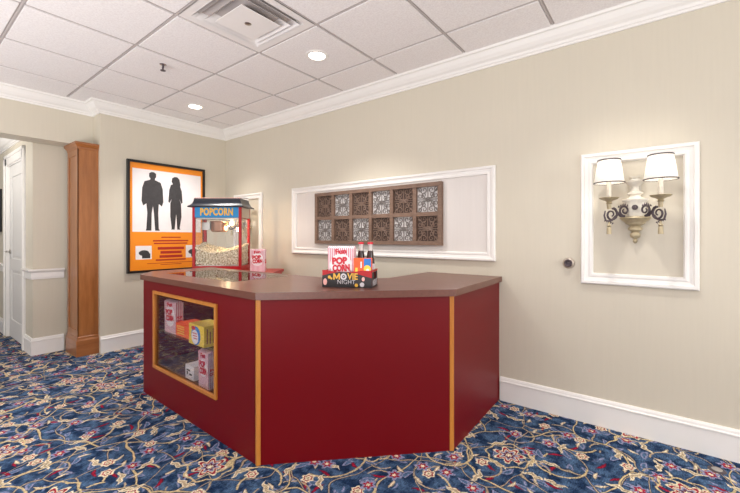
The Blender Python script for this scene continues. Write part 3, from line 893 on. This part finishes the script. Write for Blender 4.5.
# window frame, glass, shelf, case lining
bm = BM(); fw_ = 0.022
def wfr(y_0, y_1, w_):
    box(bm, WXa, WXb, y_0, y_1, WZa, WZa+w_, 0.0015); box(bm, WXa, WXb, y_0, y_1, WZb-w_, WZb, 0.0015)
    box(bm, WXa, WXa+w_, y_0, y_1, WZa+w_, WZb-w_, 0.0015); box(bm, WXb-w_, WXb, y_0, y_1, WZa+w_, WZb-w_, 0.0015)
wfr(-1.594, -1.582, 0.022); wfr(-1.583, -1.566, 0.013)
swing(obj('window_frame', bm, M['oak'], t))
swing(obj('window_glass', sbox(WXa+0.012, WXb-0.012, -1.577, -1.573, WZa+0.012, WZb-0.012), M['caseglass'], t))
swing(obj('case_floor', sbox(1.415, 2.60, -1.562, -0.94, 0.205, 0.223), M['dark'], t))
obj('case_side', sbox(2.60, 2.618, -1.552, -0.90, 0.0, TZ0-0.002), M['dark'], t)
swing(obj('glass_shelf', sbox(1.415, 2.598, -1.548, -1.10, 0.490, 0.497), M['glass'], t))
for x in (1.55, 2.5):
    obj('shelf_bracket', sbox(x, x+0.012, -1.50, -0.90, 0.470, 0.4895), M['steel'], t)

# ------------------------------------------------------------------ popcorn boxes
def popcorn_box(loc, rz, w_, d_, h_, label, word='Fun', curve=True, lit='stripe'):
    t = thing('popcorn_box', label, 'popcorn box', loc, rz, 'striped popcorn boxes')
    bm = BM()
    # slightly flared card box with a folded, arched top
    rows = []
    for f, z in ((0.95, 0), (1.0, h_*0.93), (1.0, h_*0.95)):
        rows.append([bm.verts.new((sx*w_/2*f, sy*d_/2*f, z)) for sx, sy in ((-1, -1), (1, -1), (1, 1), (-1, 1))])
    rows.append([bm.verts.new((sx*w_/2, sy*d_/2*(0.35), h_)) for sx, sy in ((-1, -1), (1, -1), (1, 1), (-1, 1))])
    for a, b in zip(rows, rows[1:]):
        for i in range(4): bm.faces.new((a[i], a[(i+1) % 4], b[(i+1) % 4], b[i]))
    bm.faces.new(rows[0]); bm.faces.new(rows[-1])
    body = obj('carton', bm, M[lit], t)
    yf = -d_/2-0.0004
    tilt = Matrix.Translation((0, -0.0012, 0))
    bm = BM(); disc(bm, tilt @ FY(0, yf+0.002, h_*0.53), w_*0.42, 0.0008, 32)
    obj('white_roundel', bm, M['paper'], t)
    bm = BM()
    text_bm(bm, word, h_*0.18, FY(0, yf-0.0012, h_*0.865) @ Matrix.Rotation(0.12, 4, 'Z'), 0.0012, 0, w_*0.42, 1, 0.0014)
    text_bm(bm, 'POP', h_*0.22, FY(-w_*0.05, yf-0.0022, h_*0.63) @ Matrix.Rotation(0.06, 4, 'Z'), 0.0008, 0, w_*0.58, 1, 0.0030)
    text_bm(bm, 'CORN', h_*0.22, FY(w_*0.02, yf-0.0022, h_*0.45) @ Matrix.Rotation(0.06, 4, 'Z'), 0.0008, 0, w_*0.66, 1, 0.0030)
    obj('lettering', bm, M['redp'], t)
    bm = BM()
    text_bm(bm, 'POP', h_*0.09, Matrix.Translation((w_/2*0.985+0.0008, 0, h_*0.5)) @ FX(0, 0, 0), 0.0005, 0, d_*0.7, 1, 0.001)
    text_bm(bm, 'CORN', h_*0.09, Matrix.Translation((w_/2*0.985+0.0008, 0, h_*0.4)) @ FX(0, 0, 0), 0.0005, 0, d_*0.8, 1, 0.001)
    obj('side_lettering', bm, M['redp'], t)
    return t

# inside the case
swing(popcorn_box((1.725, -1.500, 0.498), 0, 0.185, 0.055, 0.235, 'red and white popcorn box on the glass shelf in the counter window'))
swing(popcorn_box((2.225, -1.492, 0.224), 0, 0.130, 0.085, 0.240, 'red and white popcorn box on the bottom of the counter display case'))
t = thing('candy_box', 'bright orange candy box lying on the glass shelf', 'candy box', (1.945, -1.455, 0.498)); swing(t)
obj('carton', sbox(-0.13, 0.128, -0.07, 0.07, 0, 0.090, 0.002), M['orange'], t)
bm = BM()
for k in range(4): box(bm, -0.11, 0.0, -0.0712, -0.0702, 0.018+k*0.016, 0.024+k*0.016)
obj('printed_lines', bm, M['yellow'], t)
t = thing('candy_box', 'yellow candy box with blue ring beside the orange one on the shelf', 'candy box', (2.190, -1.490, 0.498)); swing(t)
obj('carton', sbox(-0.100, 0.100, -0.072, 0.072, 0, 0.132, 0.002), M['yellow'], t)
bm = BM(); disc(bm, FY(-0.005, -0.0722, 0.062), 0.060, 0.0010, 30)
obj('blue_ring', bm, M['blue'], t)
bm = BM(); disc(bm, FY(-0.015, -0.0731, 0.052), 0.045, 0.0008, 30)
obj('pale_roundel', bm, M['paper'], t)
bm = BM(); disc(bm, FY(-0.035, -0.0734, 0.108), 0.018, 0.0010, 20, 0, 1.5, 0.7)
for k in range(3): box(bm, -0.045+0.006*k, 0.014, -0.0746, -0.0738, 0.072-k*0.016, 0.078-k*0.016)
obj('red_mark', bm, M['redp'], t)
bm = BM()
for k in range(6): box(bm, 0.1002, 0.1010, -0.055+k*0.02, -0.047+k*0.02, 0.02, 0.115-0.02*(k % 2))
obj('side_print', bm, M['colcap'], t)
t = thing('small_carton', 'small white carton with black print on the case bottom', 'carton', (2.010, -1.470, 0.224)); swing(t)
obj('carton', sbox(-0.06, 0.06, -0.05, 0.05, 0, 0.095, 0.002), M['paper'], t)
bm = BM()
box(bm, -0.04, 0.01, -0.0512, -0.0502, 0.055, 0.067); box(bm, -0.04, -0.02, -0.0512, -0.0502, 0.03, 0.05); box(bm, 0.0, 0.035, -0.0512, -0.0502, 0.03, 0.042)
obj('black_print', bm, M['black'], t)

# ------------------------------------------------------------------ corner stand with the popcorn machine
RZ = math.radians(37.67)
def W(u, v, z=0):   # u right, v deeper, measured on the camera-facing diagonal of the corner
    c, s = math.cos(RZ), math.sin(RZ)
    return (4.56+u*c-v*s, -2.785+u*s+v*c, z)
SZ = 0.848
t = thing('popcorn_stand', 'low red stand in the corner carrying the popcorn machine', 'stand', W(-1.33, 3.90), RZ)
obj('stand_top', sbox(-0.27, 0.385, -0.275, 0.25, SZ-0.03, SZ, 0.003), M['machred'], t)
obj('cabinet', sbox(-0.25, 0.365, -0.255, 0.235, 0.06, SZ-0.03), M['machred'], t)
obj('plinth', sbox(-0.23, 0.34, -0.23, 0.21, 0.0, 0.06), M['black'], t)
obj('cabinet_door', sbox(-0.23, 0.06, -0.262, -0.255, 0.10, SZ-0.07, 0.002), M['machred'], t)
obj('cabinet_door', sbox(0.08, 0.345, -0.262, -0.255, 0.10, SZ-0.07, 0.002), M['machred'], t)

MW, MD = 0.25, 0.145
t = thing('popcorn_machine', 'red glass-sided popcorn machine with dark roof and blue sign', 'popcorn machine', W(-1.567, 4.005, SZ+0.0005), RZ)
obj('base', sbox(-MW, MW, -MD, MD, 0, 0.048, 0.003), M['machred'], t)
PB, PT = 0.048, 0.655
for sx in (-1, 1):
    for sy in (-1, 1):
        obj('corner_post', sbox(sx*MW-(0.026 if sx > 0 else 0), sx*MW+(0.026 if sx < 0 else 0), sy*MD-(0.024 if sy > 0 else 0), sy*MD+(0.024 if sy < 0 else 0), PB, PT, 0.002), M['machred'], t)
obj('floor_pan', sbox(-MW+0.026, MW-0.026, -MD+0.024, MD-0.024, 0.048, 0.054), M['steel'], t)
for nm, a in (('front_glass', (-MW+0.026, MW-0.026, -MD+0.006, -MD+0.010, PB, 0.54)), ('rear_glass', (-MW+0.026, MW-0.026, MD-0.010, MD-0.006, PB, 0.54)),
              ('side_glass', (MW-0.010, MW-0.006, -MD+0.024, MD-0.024, PB, 0.54)), ('side_glass', (-MW+0.006, -MW+0.010, -MD+0.024, MD-0.024, PB, 0.54))):
    obj(nm, sbox(*a), M['glass'], t)
sg = obj('sign_panel', sbox(-MW+0.026, MW-0.026, -MD-0.001, -MD+0.012, 0.545, 0.655, 0.001), M['signblue'], t)
bm = BM(); text_bm(bm, 'POPCORN', 0.100, FY(0.0, -MD-0.0022, 0.600), 0.0012, 0, 0.335, 1.1, 0.0042)
obj('sign_lettering', bm, M['signgold'], sg)
obj('side_sign', sbox(MW-0.012, MW+0.001, -MD+0.024, MD-0.024, 0.545, 0.655), M['brass'], t)
obj('side_sign', sbox(-MW-0.001, -MW+0.012, -MD+0.024, MD-0.024, 0.545, 0.655), M['brass'], t)
obj('rear_sign', sbox(-MW+0.026, MW-0.026, MD-0.012, MD, 0.545, 0.655), M['machred'], t)
bm = BM(); rows = []
for e, z in ((0.030, 0.650), (0.036, 0.655), (0.034, 0.662), (0.016, 0.672), (0.002, 0.690), (-0.008, 0.712), (-0.012, 0.735), (-0.012, 0.742)):
    rows.append([bm.verts.new((sx*(MW+e), sy*(MD+e), z)) for sx, sy in ((-1, -1), (1, -1), (1, 1), (-1, 1))])
for a, b in zip(rows, rows[1:]):
    for i in range(4): bm.faces.new((a[i], a[(i+1) % 4], b[(i+1) % 4], b[i]))
bm.faces.new(rows[0]); bm.faces.new(rows[-1])
rf = obj('roof', bm, M['roof'], t, True)
bm = BM()
for k in range(24): lathe(bm, [(0, 0.741), (0.006, 0.741), (0.006, 0.750), (0, 0.754)], 8, Matrix.Translation((-MW+0.022+k*(2*MW-0.044)/23, -MD+0.02, 0)))
obj('roof_beading', bm, M['pink'], rf)
# kettle on its hanger
bm = BM()
lathe(bm, [(0, 0.40), (0.070, 0.40), (0.084, 0.412), (0.086, 0.50), (0.092, 0.505), (0.092, 0.512), (0, 0.516)], 28, Matrix.Translation((-0.03, 0, 0)))
kt = obj('kettle', bm, mat('kettle_copper', (150, 112, 92), 0.35, 0.8), t, True)
bm = BM(); box(bm, -0.20, -0.11, -0.045, 0.045, 0.42, 0.50, 0.004)
obj('motor_box', bm, M['steel'], kt)
bm = BM(); tube(bm, [(-0.02, 0, 0.51), (-0.02, 0, 0.53)], 0.008, 8)
obj('hanger_rod', bm, M['steel'], kt)
bm = BM()
tube(bm, [(0.05, -0.02, 0.46), (0.10, -0.03, 0.47), (0.135, -0.03, 0.445)], 0.006, 8)
obj('kettle_handle', bm, M['steel'], kt)
obj('ceiling_plate', sbox(-MW+0.026, MW-0.026, -MD+0.024, MD-0.024, 0.530, 0.542), M['steel'], t)
obj('machine_bulb', lathe(BM(), [(0, 0.465), (0.022, 0.475), (0.026, 0.495), (0.012, 0.52), (0.012, 0.53), (0, 0.53)], 16, Matrix.Translation((0.085, 0.05, 0))), mat('warm_bulb', (255, 225, 170), 0.4, emit=(255, 214, 150), estr=4), t, True)
wl = W(-1.567+0.06, 3.99, SZ+0.44)
point('popcorn_machine_lamp', wl, 4.0, (1.0, 0.72, 0.40), 0.03)

# heap of popcorn inside (uncountable)
bm = BM()
rnd = random.Random(3)
def hz(x, y):
    return 0.150+0.045*(abs(x)/0.2)**1.7+0.014*mnoise.noise((x*9, y*9, 1.3))+0.02*y/0.12
nx, ny = 26, 20
X0, X1, Y0, Y1 = -MW+0.014, MW-0.014, -MD+0.014, MD-0.014
grid = [[bm.verts.new((X0+(X1-X0)*i/nx, Y0+(Y1-Y0)*j/ny, 0.054+hz(X0+(X1-X0)*i/nx, Y0+(Y1-Y0)*j/ny)-0.012)) for j in range(ny+1)] for i in range(nx+1)]
for i in range(nx):
    for j in range(ny): bm.faces.new((grid[i][j], grid[i+1][j], grid[i+1][j+1], grid[i][j+1]))
def kernel(x, y, z):
    s = rnd.uniform(0.008, 0.014)
    r = bmesh.ops.create_icosphere(bm, subdivisions=1, radius=s)
    R = Matrix.Translation((x, y, z)) @ Matrix.Rotation(rnd.uniform(0, 6), 4, (rnd.random(), rnd.random(), 1))
    for v in r['verts']: v.co = R @ (v.co*rnd.uniform(0.65, 1.25))
for _ in range(1500):
    x, y = rnd.uniform(X0, X1), rnd.uniform(Y0, Y1); kernel(x, y, 0.054+hz(x, y)-0.006)
def in_post(a, b): return False
for face in range(3):
    n_ = (900, 500, 500)[face]
    for _ in range(n_):
        if face == 0: x, y = rnd.uniform(X0+0.014, X1-0.014), Y0+0.010
        else: x, y = (X0+0.010 if face == 1 else X1-0.010), rnd.uniform(Y0+0.014, Y1-0.014)
        kernel(x, y, rnd.uniform(0.062, 0.054+hz(x, y)))
pc = obj('popcorn', bm, M['popcorn'])
pc.location = W(-1.567, 4.005, SZ+0.0005); pc.rotation_euler = (0, 0, RZ)
tag(pc, 'heap of pale yellow popcorn inside the glass popcorn machine', 'popcorn', kind='stuff')

popcorn_box(W(-1.125, 3.80, SZ+0.001), RZ, 0.150, 0.06, 0.225, 'red and white popcorn box standing on the red stand beside the machine')

# ------------------------------------------------------------------ movie night tray
TR = math.radians(25.6)
ox, oy = 2.997, -1.215
def T(u, v, z=0):
    c, s = math.cos(TR), math.sin(TR)
    return (ox+u*c-v*s, oy+u*s+v*c, z)
t = thing('snack_tray', 'black and red card snack tray lettered MOVIE NIGHT on the counter', 'snack tray', (ox, oy, TZ1+0.0005), TR)
TW, TD, TH = 0.295, 0.165, 0.098
# front wall: wavy top edge, black print below the red band
def wavy(bm, y0_, y1_, fn, z0=0, x0_=0, x1_=TW, n=24, mi=0):
    a = []; 
    for i in range(n+1):
        x = x0_+(x1_-x0_)*i/n
        zb = z0(x) if callable(z0) else z0
        a.append([bm.verts.new((x, y, z)) for y, z in ((y0_, zb), (y0_, fn(x)), (y1_, fn(x)), (y1_, zb))])
    for p, q in zip(a, a[1:]):
        for k in range(4): bm.faces.new((p[k], p[(k+1) % 4], q[(k+1) % 4], q[k])).material_index = mi
    bm.faces.new(a[0]).material_index = mi; bm.faces.new(a[-1]).material_index = mi
topz = lambda x: TH-0.020*math.sin(PI*min(1, max(0, (x/TW-0.12)/0.66)))**0.6*0.5
bm = BM()
wavy(bm, 0, 0.003, topz)
fr = obj('front_side', bm, M['machred'], t)
bm = BM()
midz = lambda x: 0.066+0.022*math.sin(PI*x/TW*1.15)
wavy(bm, -0.0008, 0.001, midz)
obj('black_print', bm, M['blk2'], fr)
bm = BM()
def poly_front(bm, pts, y, d=0.0012):
    lo = [bm.verts.new((x, y, zz)) for x, zz in pts]; hi = [bm.verts.new((x, y-d, zz)) for x, zz in pts]
    for tr in tessellate_polygon([[Vector((x, zz, 0)) for x, zz in pts]]):
        bm.faces.new([lo[i] for i in tr]); bm.faces.new([hi[i] for i in tr])
    for i in range(len(pts)):
        j = (i+1) % len(pts); bm.faces.new((lo[i], lo[j], hi[j], hi[i]))
mx, mz = 0.0675, 0.044
poly_front(bm, [(mx+a*0.040, mz+b_*0.036) for a, b_ in ((0, 0), (0.20, 0), (0.20, 0.62), (0.42, 0.15), (0.58, 0.15), (0.80, 0.62), (0.80, 0), (1, 0), (1, 1), (0.78, 1), (0.5, 0.42), (0.22, 1), (0, 1))], -0.0010)
text_bm(bm, 'VIE', 0.050, FY(0.183, -0.0018, 0.062), 0.0008, 0, 0.062, 1, 0.0012)
disc(bm, FY(0.044, -0.0012, 0.058), 0.009, 0.0014, 16); disc(bm, FY(0.056, -0.0012, 0.050), 0.006, 0.0014, 14)
disc(bm, FY(0.205, -0.0012, 0.014), 0.010, 0.0014, 16)
obj('gold_lettering', bm, M['signgold'], fr)
bm = BM()
text_bm(bm, 'NIGHT', 0.036, FY(TW*0.49, -0.0018, 0.030), 0.0008, 0, 0.105, 1.05, -0.0004)
MO = FY(0.129, -0.0012, 0.062)
lathe(bm, [(0.009, 0), (0.0185, 0), (0.0185, 0.0014), (0.009, 0.0014)], 22, MO)
lathe(bm, [(0, 0), (0.004, 0), (0.004, 0.0014), (0, 0.0014)], 12, MO)
disc(bm, FY(0.238, -0.0012, 0.018), 0.013, 0.0014, 18)
obj('white_lettering', bm, M['label'], fr)
bm = BM()
disc(bm, FY(0.018, -0.0012, 0.03), 0.015, 0.0014, 18, 0, 0.8, 1.3); disc(bm, FY(0.245, -0.0012, 0.05), 0.011, 0.0014, 16, 0, 0.8, 1.1)
obj('pink_print', bm, M['pink'], fr)
bm = BM(); box(bm, 0, TW, TD-0.003, TD, 0, TH*0.93)
obj('back_side', bm, M['machred'], t)
bm = BM(); box(bm, 0.0, 0.003, 0.003, TD-0.003, 0, TH*0.95)
obj('left_side', bm, M['machred'], t)
# right side with an arched hand slot
bm = BM()
box(bm, TW-0.003, TW, 0.003, TD-0.003, 0, 0.045); box(bm, TW-0.003, TW, 0.003, 0.045, 0.045, TH*0.98); box(bm, TW-0.003, TW, TD-0.045, TD-0.003, 0.045, TH*0.98)
box(bm, TW-0.003, TW, 0.045, TD-0.045, 0.085, TH*0.98)
rs = obj('right_side', bm, M['blk2'], t)
bm = BM(); box(bm, TW-0.004, TW+0.001, 0.0, TD, 0.088, 0.099)
obj('red_rim', bm, M['machred'], rs)
bm = BM(); text_bm(bm, 'NIGHT', 0.05, FX(TW+0.0008, TD*0.5, 0.023), 0.0005, 0, 0.12)
obj('side_lettering', bm, M['label'], rs)
obj('bottom', sbox(0.003, TW-0.003, 0.003, TD-0.003, 0, 0.003), M['blk2'], t)

z = TZ1+0.004
popcorn_box(T(0.105, 0.050, z), TR, 0.158, 0.052, 0.232, 'red and white popcorn box standing in the movie night tray')
t = thing('candy_box', 'orange candy box with blue and yellow corner in the movie night tray', 'candy box', T(0.217, 0.0245, z), TR)
obj('carton', sbox(-0.030, 0.072, -0.018, 0.018, 0, 0.165, 0.0015), M['orange'], t).location.x = -0.0
bm = BM(); box(bm, 0.030, 0.0715, -0.0188, -0.018, 0.05, 0.1635)
obj('blue_corner', bm, M['blue'], t)
bm = BM(); disc(bm, FY(0.050, -0.0185, 0.105), 0.021, 0.0012, 24); box(bm, 0.030, 0.070, -0.0192, -0.018, 0.05, 0.085)
box(bm, -0.02, -0.006, -0.0192, -0.018, 0.08, 0.11)
obj('yellow_mark', bm, M['yellow'], t)
bm = BM(); box(bm, 0.010, 0.018, -0.0192, -0.018, 0.11, 0.145); disc(bm, FY(0.052, -0.0195, 0.095), 0.010, 0.0012, 16)
obj('white_mark', bm, M['paper'], t)

def bottle(u, v, label):
    t = thing('cola_bottle', label, 'bottle', T(u, v, z), TR, 'cola bottles in the snack tray')
    b = obj('body', lathe(BM(), [(0, 0), (0.025, 0), (0.027, 0.006), (0.027, 0.05), (0.025, 0.075), (0.0272, 0.10), (0.027, 0.13), (0.022, 0.168), (0.0165, 0.205), (0, 0.206)], 24), M['cola'], t, True)
    obj('neck', lathe(BM(), [(0.0166, 0.2045), (0.0135, 0.225), (0.013, 0.236), (0.0155, 0.238), (0.0155, 0.246), (0, 0.246)], 20), M['clear'], t, True)
    obj('cap', lathe(BM(), [(0.0165, 0.243), (0.017, 0.2475), (0.0155, 0.255), (0, 0.256)], 20), M['redp'], t, True)
    bm = BM(); lathe(bm, [(0.0265, 0.085), (0.0277, 0.10), (0.0275, 0.128), (0.0265, 0.1285)], 24)
    obj('bottle_label', bm, M['label'], t, True)
    return t
bottle(0.205, 0.112, 'dark cola bottle with red cap nearest the popcorn box')
bottle(0.262, 0.112, 'dark cola bottle with red cap at the tray end')
